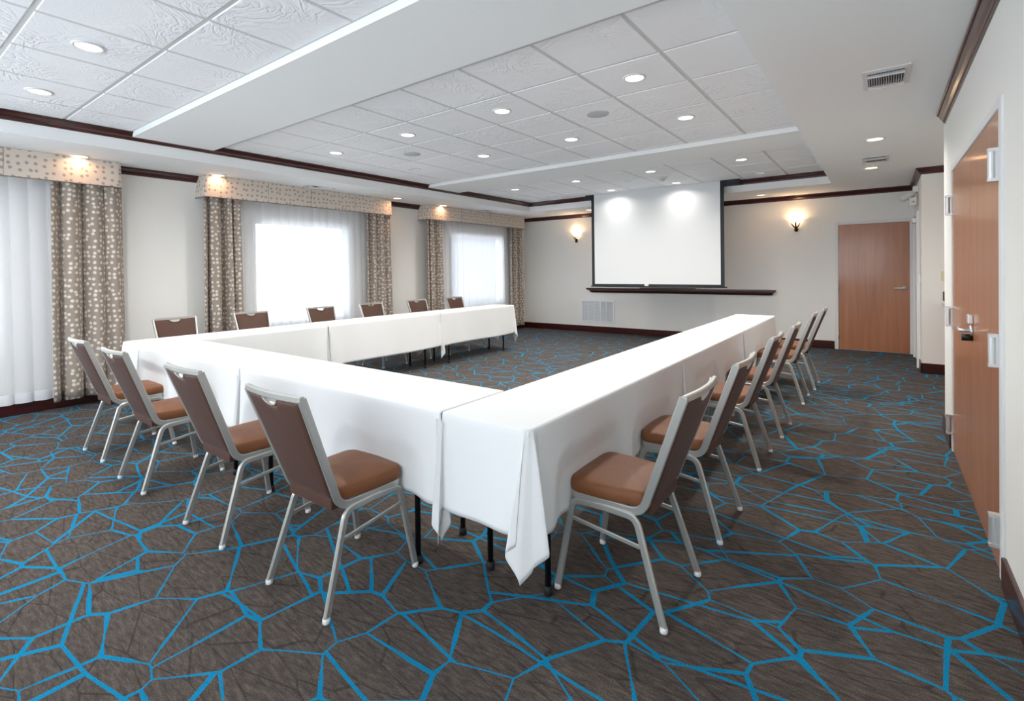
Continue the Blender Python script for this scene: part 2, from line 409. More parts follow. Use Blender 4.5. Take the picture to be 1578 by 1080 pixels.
# pale door on the return wall
d = struct('door_3', boxes((0.392, 0.402, 8.56, 9.46, 0.01, 2.03)), m_pale)
link('door_frame', boxes((0.365, 0.40, 8.50, 8.56, 0, 2.08), (0.365, 0.40, 9.46, 9.52, 0, 2.08), (0.365, 0.40, 8.56, 9.46, 2.03, 2.08)), m_white, d, bevel=0.004)
link('door_closer', boxes((0.33, 0.392, 8.62, 8.84, 1.93, 1.99)), m_chrome, d, bevel=0.006)

# ------------------------------------------------------------------ downlights
def light(parent, kind, power, col, size=0.13, spread=PI*0.85, loc=(0, 0, -0.02)):
    ld = bpy.data.lights.new('lamp_light', 'AREA'); ld.shape = 'DISK'; ld.size = size; ld.energy = power; ld.color = col; ld.spread = spread
    o = bpy.data.objects.new('lamp_light', ld); C.objects.link(o); o.parent = parent; o.location = loc; return o
def downlight(x, y, z, label, group, kind='neutral', r=0.085):
    t = tag(empty('downlight', (x, y, z)), label, 'ceiling light', group)
    bm = bmesh.new(); lathe(bm, [(r*0.76, 0.0), (r*0.76, -0.006), (r*0.82, -0.010), (r*0.98, -0.007), (r, 0.0)]); link('trim_ring', bm, m_white, t, True)
    bm = bmesh.new(); lathe(bm, [(0, -0.003), (r*0.5, -0.0032), (r*0.77, -0.002)])
    link('lamp_lens', bm, {'neutral': m_lens, 'warm': m_lensw, 'dim': m_lensd}[kind], t, True)
    if kind == 'neutral': light(t, 'n', CAN_POWER*(0.22 if y > 8 else 1.0), (1, 0.95, 0.88))
    if kind == 'warm': light(t, 'w', WARM_POWER, (1, 0.52, 0.27), spread=PI*0.95)
    return t
gr_t = 'round downlights in the tiled ceiling'
rows = [('near-left ceiling panel', 0.945, [(-5.125, 'one nearest the dark crown moulding', 'n'), (-3.893, 'one nearer the camera', 'n')]),
        ('first light row beyond the wide beam', 3.51, [(-5.13, 'far-left one by the window side', 'n'), (-3.90, 'second from the window side', 'n'), (-2.68, 'third from the window side', 'n'), (-1.455, 'rightmost and largest looking', 'n')]),
        ('row just before the narrow beam', 4.73, [(-5.134, 'unlit one by the window side', 'd'), (-3.90, 'second from the window side', 'n'), (-2.68, 'third from the window side', 'n'), (-1.464, 'rightmost', 'n')]),
        ('row just past the narrow beam', 7.02, [(-5.09, 'leftmost', 'n'), (-3.90, 'second from left', 'n'), (-2.68, 'third from left', 'n'), (-1.463, 'rightmost', 'n')]),
        ('row right before the projection screen', 8.22, [(-5.10, 'dim leftmost', 'd'), (-3.86, 'lit one over the screen left half', 'n'), (-2.705, 'lit one over the screen right half', 'n'), (-1.456, 'dim one right of the screen', 'd')])]
for rn, y, items in rows:
    for x, pos, k in items:
        downlight(x, y, ZT-0.002, 'Round recessed downlight, %s, %s' % (rn, pos), gr_t, 'neutral' if k == 'n' else 'dim')
for x, y, lb, k in [(-6.54, 1.50, 'above the near-left window valance', 'warm'), (-6.54, 2.82, 'above the left end of the middle valance', 'warm'),
                    (-6.43, 5.55, 'at the right end of the middle valance', 'warm'), (-6.53, 6.72, 'above the left end of the far valance', 'warm'),
                    (-4.80, 9.17, 'left of the projection screen near the sconce', 'warm'), (-1.63, 9.28, 'right of the projection screen', 'warm'),
                    (-0.05, 5.95, 'on the right between the two air vents', 'neutral'), (-0.105, 7.66, 'on the right just past the far air vent', 'warm')]:
    downlight(x, y, ZS, 'Round downlight in the low white soffit %s' % lb, 'round downlights in the low soffit', k)
# speakers, detector, sprinklers
def disc(name, x, y, z, label, cat, m, r, group=None, thick=0.008):
    t = tag(empty(name, (x, y, z)), label, cat, group)
    bm = bmesh.new(); lathe(bm, [(0, -thick*0.8), (r*0.86, -thick*0.8), (r*0.88, -thick*0.55)]); link('grille', bm, m, t, True)
    bm = bmesh.new(); lathe(bm, [(r*0.88, 0), (r*0.88, -thick), (r*0.96, -thick*0.9), (r, 0)]); link('rim', bm, m, t, True)
disc('ceiling_speaker', -2.057, 4.12, ZT-0.002, 'Grey round ceiling speaker between the brightest downlights on the right', 'speaker', m_grey, 0.10, 'round ceiling speakers')
disc('ceiling_speaker', -4.50, 4.12, ZT-0.002, 'Grey round ceiling speaker on the window side of the room', 'speaker', m_grey, 0.10, 'round ceiling speakers')
disc('ceiling_speaker', -3.264, 7.57, ZT-0.002, 'Small pale round speaker in the ceiling just before the screen', 'speaker', m_grille, 0.06, 'round ceiling speakers')
t = tag(empty('smoke_detector', (-2.712, 7.60, ZT-0.002)), 'White smoke detector on the ceiling tile in front of the projection screen', 'smoke detector')
bm = bmesh.new(); lathe(bm, [(0, -0.02), (0.075, -0.018), (0.08, 0)]); link('base_plate', bm, m_white, t, True)
bm = bmesh.new(); lathe(bm, [(0, -0.06), (0.03, -0.056), (0.045, -0.03), (0.05, -0.018)]); link('sensor', bm, m_grey, t, True)
def sprinkler(x, y, label):
    t = tag(empty('sprinkler_head', (x, y, ZS)), label, 'sprinkler', 'sprinkler heads in the soffit')
    bm = bmesh.new(); lathe(bm, [(0, -0.006), (0.03, -0.005), (0.034, 0)]); link('escutcheon', bm, m_white, t, True)
    bm = bmesh.new(); lathe(bm, [(0, -0.035), (0.014, -0.034), (0.004, -0.03), (0.004, -0.006)]); link('deflector', bm, m_chrome, t, True)
sprinkler(-6.35, 4.30, 'Small sprinkler head beside the vent above the middle window valance')
sprinkler(-6.31, 8.07, 'Small sprinkler head beside the vent above the far window valance')
sprinkler(-0.20, 7.54, 'Small sprinkler head left of the far right-hand downlight')
# soffit air vents
def vent(x0, x1, y0, y1, label, group, nb=15):
    cx, cy = (x0+x1)/2, (y0+y1)/2; W_, D_ = x1-x0, y1-y0
    t = tag(empty('ceiling_vent', (cx, cy, ZS)), label, 'air vent', group)
    a, b = W_/2, D_/2; f = 0.028
    link('vent_frame', boxes((-a, a, -b, -b+f*2.2, -0.007, 0), (-a, a, b-f, b, -0.007, 0), (-a, -a+f, -b+f*2.2, b-f, -0.007, 0), (a-f, a, -b+f*2.2, b-f, -0.007, 0)), m_white, t, bevel=0.002)
    link('vent_shade_sheet', boxes((-a+f, a-f, -b+f*2.2, b-f, -0.0015, -0.0005)), m_dark, t)  # solid sheet, its dark colour stands in for the shaded hollow
    bm = bmesh.new()
    for k in range(nb):
        x = -a+f+(W_-2*f)*(k+0.5)/nb
        sweep(bm, [(x, -b+f*2.3, -0.010), (x+0.003, -b+D_*0.45, -0.03), (x, b-f-0.06, -0.012)], rprof(0.0022, 0.016, 0.0005), (1, 0, 0))
    link('vent_blades', bm, m_white, t)
    bm = bmesh.new(); sweep(bm, [(-a+f, -b+f*2.4, -0.022), (a-f, -b+f*2.4, -0.022)], rprof(0.036, 0.006, 0.001), (0, 0.75, 0.66)); link('vent_deflector', bm, m_white, t)
    bm = bmesh.new(); sweep(bm, [(-a+f, b-f-0.03, -0.014), (a-f, b-f-0.03, -0.014)], rprof(0.03, 0.006, 0.001), (0, -0.75, 0.66)); link('vent_deflector', bm, m_white, t)
vent(-0.098, 0.148, 3.855, 4.255, 'White louvred air vent in the right soffit nearest the camera', 'louvred soffit vents')
vent(-0.18, 0.069, 6.86, 7.28, 'White louvred air vent in the right soffit between two downlights', 'louvred soffit vents')
vent(-6.50, -6.33, 3.86, 4.22, 'Small louvred vent in the soffit above the middle window valance', 'louvred soffit vents', 7)
vent(-6.49, -6.33, 7.66, 7.98, 'Small louvred vent in the soffit above the far window valance', 'louvred soffit vents', 7)

# ------------------------------------------------------------------ window dressing
def drape(name, y0, y1, x, z0, z1, pleats, amp, m, seed, label, cat, group, full=1.8, deep=(), parent=None, hem=None):
    rnd = random.Random(seed); n = max(60, int(pleats*14)); zs = [z0+(z1-z0)*k/22 for k in range(23)]
    ph = [rnd.uniform(-0.5, 0.5) for _ in range(6)]; am = [rnd.uniform(0.65, 1.25) for _ in range(int(pleats)+3)]
    bm = bmesh.new(); uv = bm.loops.layers.uv.new('uv'); grid = []; arc = [0.0]
    def P(i, z):
        u = i/n; f = u*pleats; k = int(f); a = am[k]*(1-(f-k)) + am[k+1]*(f-k)
        zz = (z-z0)/(z1-z0)
        wob = 0.35*math.sin(3*zz+ph[0]+u*4)*(1-zz)
        dx = amp*a*math.cos(2*PI*(f)+wob+0.6*math.sin(ph[1]+u*7))*(0.62+0.38*(1-zz))
        dx += amp*0.35*math.sin(4*PI*f+ph[2]+zz*1.2)*(1-zz*0.6)
        for dy_, dw in deep:
            dx -= 0.10*math.exp(-((u-dy_)/(dw*0.8))**2)
        y = y0+(y1-y0)*u + 0.25*(y1-y0)/pleats*math.sin(2*PI*f*1.0+ph[3])*0.7
        y += (u-0.5)*0.03*(1-zz)
        return (x+dx, y, z)
    for z in zs: grid.append([bm.verts.new(P(i, z)) for i in range(n+1)])
    row = [P(i, (z0+z1)/2) for i in range(n+1)]
    for i in range(n): arc.append(arc[-1]+math.dist(row[i], row[i+1]))
    for j in range(22):
        for i in range(n):
            f = bm.faces.new((grid[j][i], grid[j][i+1], grid[j+1][i+1], grid[j+1][i]))
            for l, (a, b) in zip(f.loops, ((i, j), (i+1, j), (i+1, j+1), (i, j+1))): l[uv].uv = (arc[a]+seed*1.37, zs[b])
    o = link(name, bm, m, parent, True, solid=0.003 if parent is None and m is not m_sheer else 0)
    if parent is None: tag(o, label, cat, group)
    if hem:
        bm = bmesh.new(); g2 = [[bm.verts.new((P(i, z)[0]+0.004, P(i, z)[1], z)) for i in range(n+1)] for z in (z0-0.002, z0+0.05, z0+0.10)]
        for j in range(2):
            for i in range(n): bm.faces.new((g2[j][i], g2[j][i+1], g2[j+1][i+1], g2[j+1][i]))
        link('hem', bm, m_hem, o, True)
    return o
gd = 'dotted taupe drapes at the windows'
drape('drape', 1.30, 1.87, -6.685, 0.105, 2.40, 3.4, 0.062, m_drape, 1, 'Taupe dotted drape hanging at the near-left window', 'curtain', gd, deep=((0.45, 0.05),))
drape('drape', 2.70, 3.13, -6.685, 0.105, 2.40, 3.1, 0.062, m_drape, 2, 'Taupe dotted drape on the left of the middle window', 'curtain', gd, deep=((0.62, 0.05),))
drape('drape', 5.10, 5.56, -6.685, 0.105, 2.40, 3.1, 0.062, m_drape, 3, 'Taupe dotted drape on the right of the middle window', 'curtain', gd, deep=((0.25, 0.05),))
drape('drape', 6.42, 6.86, -6.685, 0.105, 2.40, 2.6, 0.062, m_drape, 4, 'Taupe dotted drape on the left of the far window', 'curtain', gd, deep=((0.45, 0.04),))
drape('drape', 8.98, 9.44, -6.685, 0.105, 2.40, 2.6, 0.062, m_drape, 5, 'Taupe dotted drape in the far corner by the back wall', 'curtain', gd, deep=((0.3, 0.05),))
gs = 'white sheers at the windows'
drape('sheer_curtain', -1.0, 1.36, -6.80, 0.12, 2.42, 17, 0.018, m_sheer, 6, 'White sheer curtain at the near-left window, cut by the photo edge', 'curtain', gs, hem=True)
drape('sheer_curtain', 3.05, 5.17, -6.80, 0.12, 2.42, 17, 0.013, m_sheer, 7, 'White sheer curtain glowing in the middle window', 'curtain', gs, hem=True)
drape('sheer_curtain', 6.80, 9.03, -6.80, 0.12, 2.42, 13, 0.010, m_sheer, 8, 'White sheer curtain glowing in the far window', 'curtain', gs, hem=True)
def valance(y0, y1, seams, seed, label):
    t = tag(empty('valance', (-6.6, (y0+y1)/2, 2.305)), label, 'valance', 'dotted box valances over the windows')
    t.location = (0, 0, 0)
    xf, zb, zt = -6.60, 2.305, 2.572
    bm = bmesh.new(); uv = bm.loops.layers.uv.new('uv')
    # outline from wall round the front back to the wall, slightly narrower at the top of the ends
    lo = [(XL, y0), (xf-0.03, y0), (xf-0.009, y0+0.009), (xf, y0+0.03), (xf, y1-0.03), (xf-0.009, y1-0.009), (xf-0.03, y1), (XL, y1)]
    hi = [(XL, y0+0.03), (xf-0.03, y0+0.03), (xf-0.012, y0+0.036), (xf-0.004, y0+0.05), (xf-0.004, y1-0.04), (xf-0.012, y1-0.02), (xf-0.03, y1-0.012), (XL, y1-0.012)]
    A = 0; pl = [bm.verts.new((*p, zb)) for p in lo]; ph = [bm.verts.new((*p, zt)) for p in hi]
    for i in range(7):
        l_ = math.dist(lo[i], lo[i+1]); f = bm.faces.new((pl[i], pl[i+1], ph[i+1], ph[i]))
        for l, q in zip(f.loops, ((A, 0), (A+l_, 0), (A+l_, zt-zb), (A, zt-zb))): l[uv].uv = (q[0]+seed, q[1])
        A += l_
    link('fabric_panel', bm, m_val, t, solid=0.012)
    bm = bmesh.new()
    sweep(bm, [(p[0]+0.006, p[1], zb) for p in lo], cprof(0.005, 8), (0, 0, 1)); link('piping', bm, m_drape2, t)
    for s in seams: link('seam', boxes((xf, xf+0.0075, s-0.0015, s+0.0015, zb, zt)), m_seam, t)
m_drape2 = mat('taupe_piping', '#7b7068', 0.85); m_seam = mat('valance_seam', '#8d837b', 0.9)
valance(-1.05, 1.87, [-0.1, 0.955], 0.3, 'Dotted cream box valance at the near left, cut by the photo edge')
valance(2.68, 5.58, [3.47, 4.10, 4.84], 4.1, 'Dotted cream box valance over the middle window')
valance(6.38, 9.46, [7.3, 8.2], 8.3, 'Dotted cream box valance over the far window')

# ------------------------------------------------------------------ back wall items
YS = 8.50
t = tag(empty('projection_screen', (-3.22, YS, 1.03)), 'Large white pull-down projection screen with black borders before the back wall', 'projection screen')
t.location = (0, 0, 0)
link('screen_fabric', boxes((-4.343, -2.093, YS, YS+0.002, 1.085, ZT-0.004)), m_screen, t)
link('screen_border', boxes((-4.40, -4.343, YS-0.001, YS+0.003, 1.085, ZT-0.004), (-2.093, -2.035, YS-0.001, YS+0.003, 1.085, ZT-0.004), (-4.40, -2.035, YS-0.001, YS+0.003, 1.05, 1.085)), m_scrblk, t)
bm = bmesh.new(); sweep(bm, [(-4.42, YS+0.001, 1.043), (-2.00, YS+0.001, 1.043)], cprof(0.012), (0, 0, 1)); link('weight_bar', bm, m_scrblk, t, True)
link('pull_tab', boxes((-3.37, -3.30, YS-0.014, YS-0.002, 1.052, 1.088)), m_pale, t)
link('screen_housing', boxes((-4.53, -1.80, YS+0.004, YS+0.11, ZT-0.085, ZT-0.004)), m_scrblk, t, bevel=0.006)
# mahogany shelf ledge
t = tag(empty('wall_shelf', (0, 0, 0)), 'Long dark mahogany shelf ledge on the back wall under the screen', 'shelf')
LP = [(0, 0), (0.03, 0), (0.045, 0.02), (0.06, 0.045), (0.09, 0.06), (0.105, 0.065), (0.11, 0.075), (0.11, 0.10), (0, 0.10)]
bm = bmesh.new(); rings = []
for x, n in ((-5.16, -1), (-1.475, 1)):
    rings.append([bm.verts.new((x+n*(a-0.11), YB-a, 0.86+h)) for a, h in LP])
for j in range(len(LP)): bm.faces.new((rings[0][j], rings[0][(j+1) % len(LP)], rings[1][(j+1) % len(LP)], rings[1][j]))
bm.faces.new(rings[0]); bm.faces.new(rings[1][::-1]); link('shelf_ledge', bm, m_mah, t)
# marker tray on the ledge
tag(link('marker_tray', boxes((-3.95, -2.85, YB-0.10, YB-0.04, 0.96, 0.972)), m_scrblk, bevel=0.003), 'Thin black tray lying on the mahogany ledge below the screen', 'tray')
# return air grille
t = tag(empty('wall_grille', (0, 0, 0)), 'White five-section return air grille low on the back wall', 'air vent')
gx0, gx1, gz0, gz1 = -5.345, -4.548, 0.205, 0.70; f = 0.035
fb = [(gx0, gx1, YB-0.014, YB, gz0, gz0+f), (gx0, gx1, YB-0.014, YB, gz1-f, gz1), (gx0, gx0+f, YB-0.014, YB, gz0+f, gz1-f), (gx1-f, gx1, YB-0.014, YB, gz0+f, gz1-f)]
for k in range(1, 5):
    x = gx0+f+(gx1-gx0-2*f)*k/5; fb.append((x-0.009, x+0.009, YB-0.013, YB, gz0+f, gz1-f))
link('grille_frame', boxes(*fb), m_grille, t, bevel=0.002)
link('grille_shade_sheet', boxes((gx0+f, gx1-f, YB-0.002, YB-0.0005, gz0+f, gz1-f)), m_grey, t)  # flat grey sheet, painted shade in place of the duct behind the slats
bm = bmesh.new()
for k in range(24):
    z = gz0+f+(gz1-gz0-2*f)*(k+0.5)/24; sweep(bm, [(gx0+f, YB-0.007, z), (gx1-f, YB-0.007, z)], rprof(0.012, 0.002, 0.0004), (0, -0.8, -0.6))
link('grille_slats', bm, m_grille, t)
# sconces
def sconce(x, z, label):
    t = tag(empty('wall_sconce', (x, YB, z)), label, 'wall lamp', 'leafy wall sconces')
    bm = bmesh.new()   # half bowl
    prof = [(0.018, -0.02), (0.045, 0.03), (0.075, 0.08), (0.095, 0.12), (0.092, 0.12), (0.072, 0.082), (0.04, 0.034), (0.012, -0.012)]
    rings = []
    for r, h in prof: rings.append([bm.verts.new((r*math.cos(a), -0.012-abs(r*math.sin(a)), h)) for a in [PI*k/20 for k in range(21)]])
    for a, b in zip(rings, rings[1:]):
        for i in range(20): bm.faces.new((a[i], a[i+1], b[i+1], b[i]))
    link('glass_shade', bm, m_shade, t, True)
    for dx in (-0.075, 0.0, 0.075):
        bm = bmesh.new(); y = -0.10 if dx == 0 else -0.075
        pth = [(0, -0.035, -0.05), (dx*0.45, (y-0.035)/2-0.01, 0.0), (dx, y, 0.062 if dx else 0.085)]
        p2 = [Vector(pth[0])*(1-u)**2+Vector(pth[1])*2*u*(1-u)+Vector(pth[2])*u*u for u in [k/10 for k in range(11)]]
        rings = []
        for k, p in enumerate(p2):
            u = k/10; ww = 0.004+0.011*math.sin(PI*min(1, u*0.95+0.05))**0.8*(1 if u < 0.97 else 0.2)
            rings.append([bm.verts.new(p+Vector((ww, 0, 0))), bm.verts.new(p+Vector((0, -0.004, 0))), bm.verts.new(p+Vector((-ww, 0, 0))), bm.verts.new(p+Vector((0, 0.002, 0)))])
        for a, b in zip(rings, rings[1:]):
            for i in range(4): bm.faces.new((a[i], a[(i+1) % 4], b[(i+1) % 4], b[i]))
        bm.faces.new(rings[0]); bm.faces.new(rings[-1]); link('leaf', bm, m_bronze, t)
    bm = bmesh.new(); lathe(bm, [(0, -0.095), (0.022, -0.092), (0.024, -0.07), (0.032, -0.065), (0.03, -0.05), (0, -0.045)], cy=-0.035, n=16); box(bm, -0.02, 0.02, -0.02, 0, -0.09, 0.02)
    link('wall_bracket', bm, m_black, t)
    ld = bpy.data.lights.new('bulb_light', 'POINT'); ld.energy = SCONCE_POWER; ld.color = (1, 0.66, 0.38); ld.shadow_soft_size = 0.03
    o = bpy.data.objects.new('bulb_light', ld); C.objects.link(o); o.parent = t; o.location = (0, -0.055, 0.115)
sconce(-5.43, 2.05, 'Lit leaf-trimmed wall sconce left of the projection screen')
sconce(-1.175, 2.05, 'Lit leaf-trimmed wall sconce between the screen and the back door')
# emergency light on the return wall
t = tag(empty('emergency_light', (0.40, 8.80, 2.30)), 'White twin-head emergency light high beside the pale side door', 'emergency light')
link('mounting_box', boxes((-0.06, 0, -0.10, 0.10, 0.05, 0.13)), m_pale, t, bevel=0.006)
b = link('battery_box', boxes((-0.10, -0.02, -0.07, 0.07, -0.13, -0.02)), m_pale, t, bevel=0.006)
link('indicator', boxes((-0.06, -0.045, -0.074, -0.069, -0.085, -0.07)), m_red, b)
for y in (-0.05, 0.12):
    bm = bmesh.new(); sweep(bm, [(-0.05, y, 0.04), (-0.11, y-0.02, 0.015), (-0.17, y-0.03, -0.03), (-0.18, y-0.03, -0.04)], cprof(0.038, 16), (0, 1, 0)); link('lamp_head', bm, m_white, t, True)
link('arm', boxes((-0.04, -0.02, -0.012, 0.012, -0.03, 0.06)), m_chrome, t)
tag(link('thermostat', boxes((0.372, 0.40, 8.30, 8.38, 1.13, 1.24)), m_pale, bevel=0.006), 'Small white wall thermostat at the corner past the alcove', 'thermostat')
t = tag(empty('light_switch', (0, 0, 0)), 'Cream light switch plate on the alcove wall above the counter', 'light switch')
link('switch_plate', boxes((0.585, 0.70, YF-0.006, YF, 1.16, 1.28)), m_cream, t, bevel=0.002)
link('switch_toggle', boxes((0.637, 0.648, YF-0.016, YF-0.006, 1.205, 1.235)), m_cream, t)
# alcove counter
t = tag(empty('counter_cabinet', (0, 0, 0)), 'Built-in counter cabinet in the alcove past the double door, mostly hidden', 'cabinet')
link('cabinet_body', boxes((0.64, XA-0.003, 6.2, YF-0.003, 0.0, 0.88)), m_door, t)
o = link('cabinet_door', boxes((0.625, 0.64, 7.62, 8.08, 0.12, 0.74)), m_door, t, bevel=0.003)
bm = bmesh.new(); sweep(bm, [(0.625, 7.70, 0.68), (0.60, 7.70, 0.68)], cprof(0.012), (0, 0, 1)); link('knob', bm, m_black, o, True)
o = link('drawer', boxes((0.625, 0.64, 7.62, 8.08, 0.76, 0.86)), m_door, t, bevel=0.003)
bm = bmesh.new(); sweep(bm, [(0.625, 7.9, 0.81), (0.60, 7.9, 0.81)], cprof(0.012), (0, 0, 1)); link('knob', bm, m_black, o, True)
t = tag(empty('countertop', (0, 0, 0)), 'Beige laminate countertop end showing past the double door frame', 'countertop')
link('top_slab', boxes((0.585, XA-0.003, 6.18, YF-0.003, 0.88, 0.92)), m_counter, t, bevel=0.006)
link('backsplash', boxes((0.60, XA-0.003, YF-0.02, YF-0.003, 0.92, 1.03)), m_backspl, t, bevel=0.003)

# ------------------------------------------------------------------ tables and cloths
W_T, H_T = 0.455, 0.76
def make_table(length):
    t = empty('folding_table', (0, 0, 0))
    l2, w2 = length/2-0.008, W_T/2-0.008
    link('tabletop', boxes((-l2, l2, -w2, w2, H_T-0.028, H_T-0.008)), m_pale, t, bevel=0.004)
    link('edge_rail', boxes((-l2+0.03, l2-0.03, -w2+0.02, -w2+0.035, H_T-0.055, H_T-0.028), (-l2+0.03, l2-0.03, w2-0.035, w2-0.02, H_T-0.055, H_T-0.028)), m_black, t)
    for sx in (-1, 1):
        x = sx*(length/2-0.23)
        for sy in (-1, 1):
            bm = bmesh.new(); sweep(bm, [(x, sy*0.155, 0.03), (x, sy*0.155, H_T-0.03)], cprof(0.0135), (1, 0, 0)); lg = link('leg', bm, m_black, t, True)
            bm = bmesh.new(); lathe(bm, [(0, 0), (0.019, 0), (0.019, 0.035), (0.0135, 0.038)], x, sy*0.155, 16); link('foot_cap', bm, m_rubber, lg, True)
        bm = bmesh.new(); sweep(bm, [(x, -0.155, 0.42), (x, 0.155, 0.42)], cprof(0.009), (1, 0, 0)); link('crossbar', bm, m_black, t, True)
        bm = bmesh.new(); sweep(bm, [(x, 0, 0.42), (x-sx*0.30, 0, H_T-0.03)], cprof(0.007), (0, 1, 0)); link('brace', bm, m_black, t, True)
    return t
CHAIRS_R = [(-0.662, 2.035), (-0.648, 2.785), (-0.665, 3.86), (-0.645, 4.665), (-0.632, 5.87), (-0.602, 6.60)]
CHAIRS_F = [(-1.955, 1.115), (-2.848, 1.122), (-3.90, 1.120), (-4.79, 1.145)]
CHAIRS_L = [2.20, 3.02, 3.96, 4.80, 5.72, 6.62]
def dent(x, y, nx, ny, zz):
    """how far the cloth is pushed in by the seat edge of a chair that stands against it"""
    best = 9.0
    hz = max(0.0, min(1.0, (0.75-zz)/0.26))
    def lim(dist, lat):
        k = max(0.0, min(1.0, (0.42-abs(lat))/0.20)); k = k*k*(3-2*k); return dist*k*hz + (1-k*hz)*0.03
    if nx > 0.7 and abs(x+1.06) < 0.05:
        for cx, cy in CHAIRS_R: best = min(best, lim(cx-0.425-x, y-cy))
    if ny < -0.7 and abs(y-1.53) < 0.05:
        for cx, cy in CHAIRS_F: best = min(best, lim(y-(cy+0.425), x-cx))
    if nx < -0.7 and x < -5.3:
        for cy in CHAIRS_L: best = min(best, lim(x-(-6.12+0.425), y-cy))
    return max(best, -0.016)
FK = [(0, 0.012, 0.0), (0.16, 0.035, -0.015), (0.34, 0.055, -0.055), (0.50, 0.045, -0.015), (0.58, 0.022, 0.012), (0.70, 0.0, 0.058), (0.84, -0.01, 0.02), (0.92, -0.015, 0.03), (1, 0.0, 0.012)]
FB = [(0, 0.012, 0.0), (0.12, 0.032, -0.006), (0.24, 0.014, 0.0), (0.38, 0.050, -0.016), (0.50, 0.018, 0.018)]
def fold(q, mirror, scale, n, k, butt=False):
    """plan offset of a hanging corner: (share along the first side's normal, share along the second's)"""
    if butt: mirror = q > 0.5
    if mirror: q = 1-q
    for (q0, a0, b0), (q1, a1, b1) in (zip(FB, FB[1:]) if butt else zip(FK, FK[1:])):
        if q <= q1+1e-9:
            t = (q-q0)/(q1-q0); t = t*t*(3-2*t); a, b = a0+(a1-a0)*t, b0+(b1-b0)*t; break
    if mirror: a, b = b, a
    a0 = math.radians([-90, 0, 90, 180][k]); n1 = (math.cos(a0), math.sin(a0)); n2 = (math.cos(a0+PI/2), math.sin(a0+PI/2))
    s_ = scale/0.11
    return ((a*n1[0]+b*n2[0])*s_, (a*n1[1]+b*n2[1])*s_)
def cloth(name, x0, x1, y0, y1, drop, skip, seed, label, group, corner_amp=0.11, zt=H_T, wav=0.010, turn=None):
    """rectangular cloth over a slab; skip(x,y,nx,ny) -> True where the skirt is tucked between tables"""
    rnd = random.Random(seed); r = 0.038; per = []
    cs = []; butt = []
    for cx_, cy_, a0 in ((x1, y0, -90), (x1, y1, 0), (x0, y1, 90), (x0, y0, 180)):
        b = any(skip(cx_, cy_, math.cos(math.radians(a)), math.sin(math.radians(a))) for a in (a0, a0+90))
        r_ = 0.010 if b else r; butt.append(b)
        cs.append(((cx_-r_*(1 if cx_ == x1 else -1), cy_-r_*(1 if cy_ == y1 else -1)), a0, r_))
    for k in range(4):
        (cx, cy), a0, r = cs[k]; pc = 0.15+rnd.random()*0.2
        for j in range(43):
            q = j/42; ang = math.radians(a0+90*q); n = (math.cos(ang), math.sin(ang))
            per.append((cx+r*n[0], cy+r*n[1], n[0], n[1], 'c', q, k))
        (nx_, ny_), _, r2 = cs[(k+1) % 4]; a = math.radians(a0+90); n = (math.cos(a), math.sin(a))
        p = Vector((cx+r*n[0], cy+r*n[1])); q_ = Vector((nx_+r2*n[0], ny_+r2*n[1])); L_ = (q_-p).length; m_ = max(8, int(L_/0.02))
        for j in range(1, m_): per.append((*(p+(q_-p)*j/m_), n[0], n[1], 's', min(j, m_-j)/m_*L_, k + (0 if j < m_/2 else 1)))
    nr = 22; rows = []
    ph = [rnd.uniform(0, 6.28) for _ in range(8)]; mir = [rnd.random() < 0.5 and seed != 11 for _ in range(4)]; ca = [corner_amp*rnd.uniform(0.85, 1.2) for _ in range(4)]; sk = [rnd.uniform(-0.08, 0.08) for _ in range(4)]
    bm = bmesh.new(); inc = []
    cols = []
    for (x, y, nx, ny, kind, q, k) in per:
        sk_ = skip(x, y, nx, ny); inc.append(not sk_)
        col = [Vector((x-nx*0.012, y-ny*0.012, zt)), Vector((x-nx*0.003, y-ny*0.003, zt-0.0015)), Vector((x, y, zt-0.008))]
        if kind == 'c':
            kk = k; qq = min(1, max(0, q+sk[kk]*math.sin(PI*q)*2)); ang = (qq-0.5)*PI/2
            Lh = drop/math.cos(PI/4-abs(ang)) if False else drop/max(math.cos(qq*PI/2), math.sin(qq*PI/2))
            A = ca[kk]; off = fold(qq, mir[kk], A, (nx, ny), k, butt[k])
        else:
            kk = k % 4; Lh = drop; A = ca[kk]; rid = 0; base_r = 0.012
            u = x*1.0+y*1.0
            near = math.exp(-(q/0.16)**2)
        for s in range(1, nr+1):
            tt = s/nr; ss = Lh*tt
            if kind == 'c':
                ox, oy = off[0]*tt**0.85, off[1]*tt**0.85; rr = math.hypot(ox, oy)
                zz = zt-0.008 - math.sqrt(max(0.0, ss*ss-rr*rr)*1.0)
                col.append(Vector((x+ox, y+oy, max(zz, 0.012)))); continue
            else:
                rr = base_r*tt + wav*tt*(math.sin(u*7+ph[0])*0.6+math.sin(u*17+ph[1])*0.35+0.4) + 0.014*near*tt*(0.5-0.5*math.cos(q*30))
                rr = max(rr, 0.002*tt); lx = 0
            rr = min(rr, dent(x, y, nx, ny, zt-ss))
            zz = zt-0.008 - math.sqrt(max(0.0, ss*ss-rr*rr))
            if kind == 's': zz += 0.006*math.sin(u*4+ph[2])*tt
            zz = max(zz, 0.012)
            col.append(Vector((x+nx*rr, y+ny*rr, zz)))
        cols.append(col)
    n = len(per); V = [[bm.verts.new(p) for p in (c if inc[i] else c[:3])] for i, c in enumerate(cols)]
    for i in range(n):
        j = (i+1) % n; m_ = min(len(V[i]), len(V[j]))
        for k in range(m_-1): 
            bm.faces.new((V[i][k], V[i][k+1], V[j][k+1], V[j][k]))
    f = bm.faces.new([c[0] for c in V]); 
    bmesh.ops.recalc_face_normals(bm, faces=bm.faces)
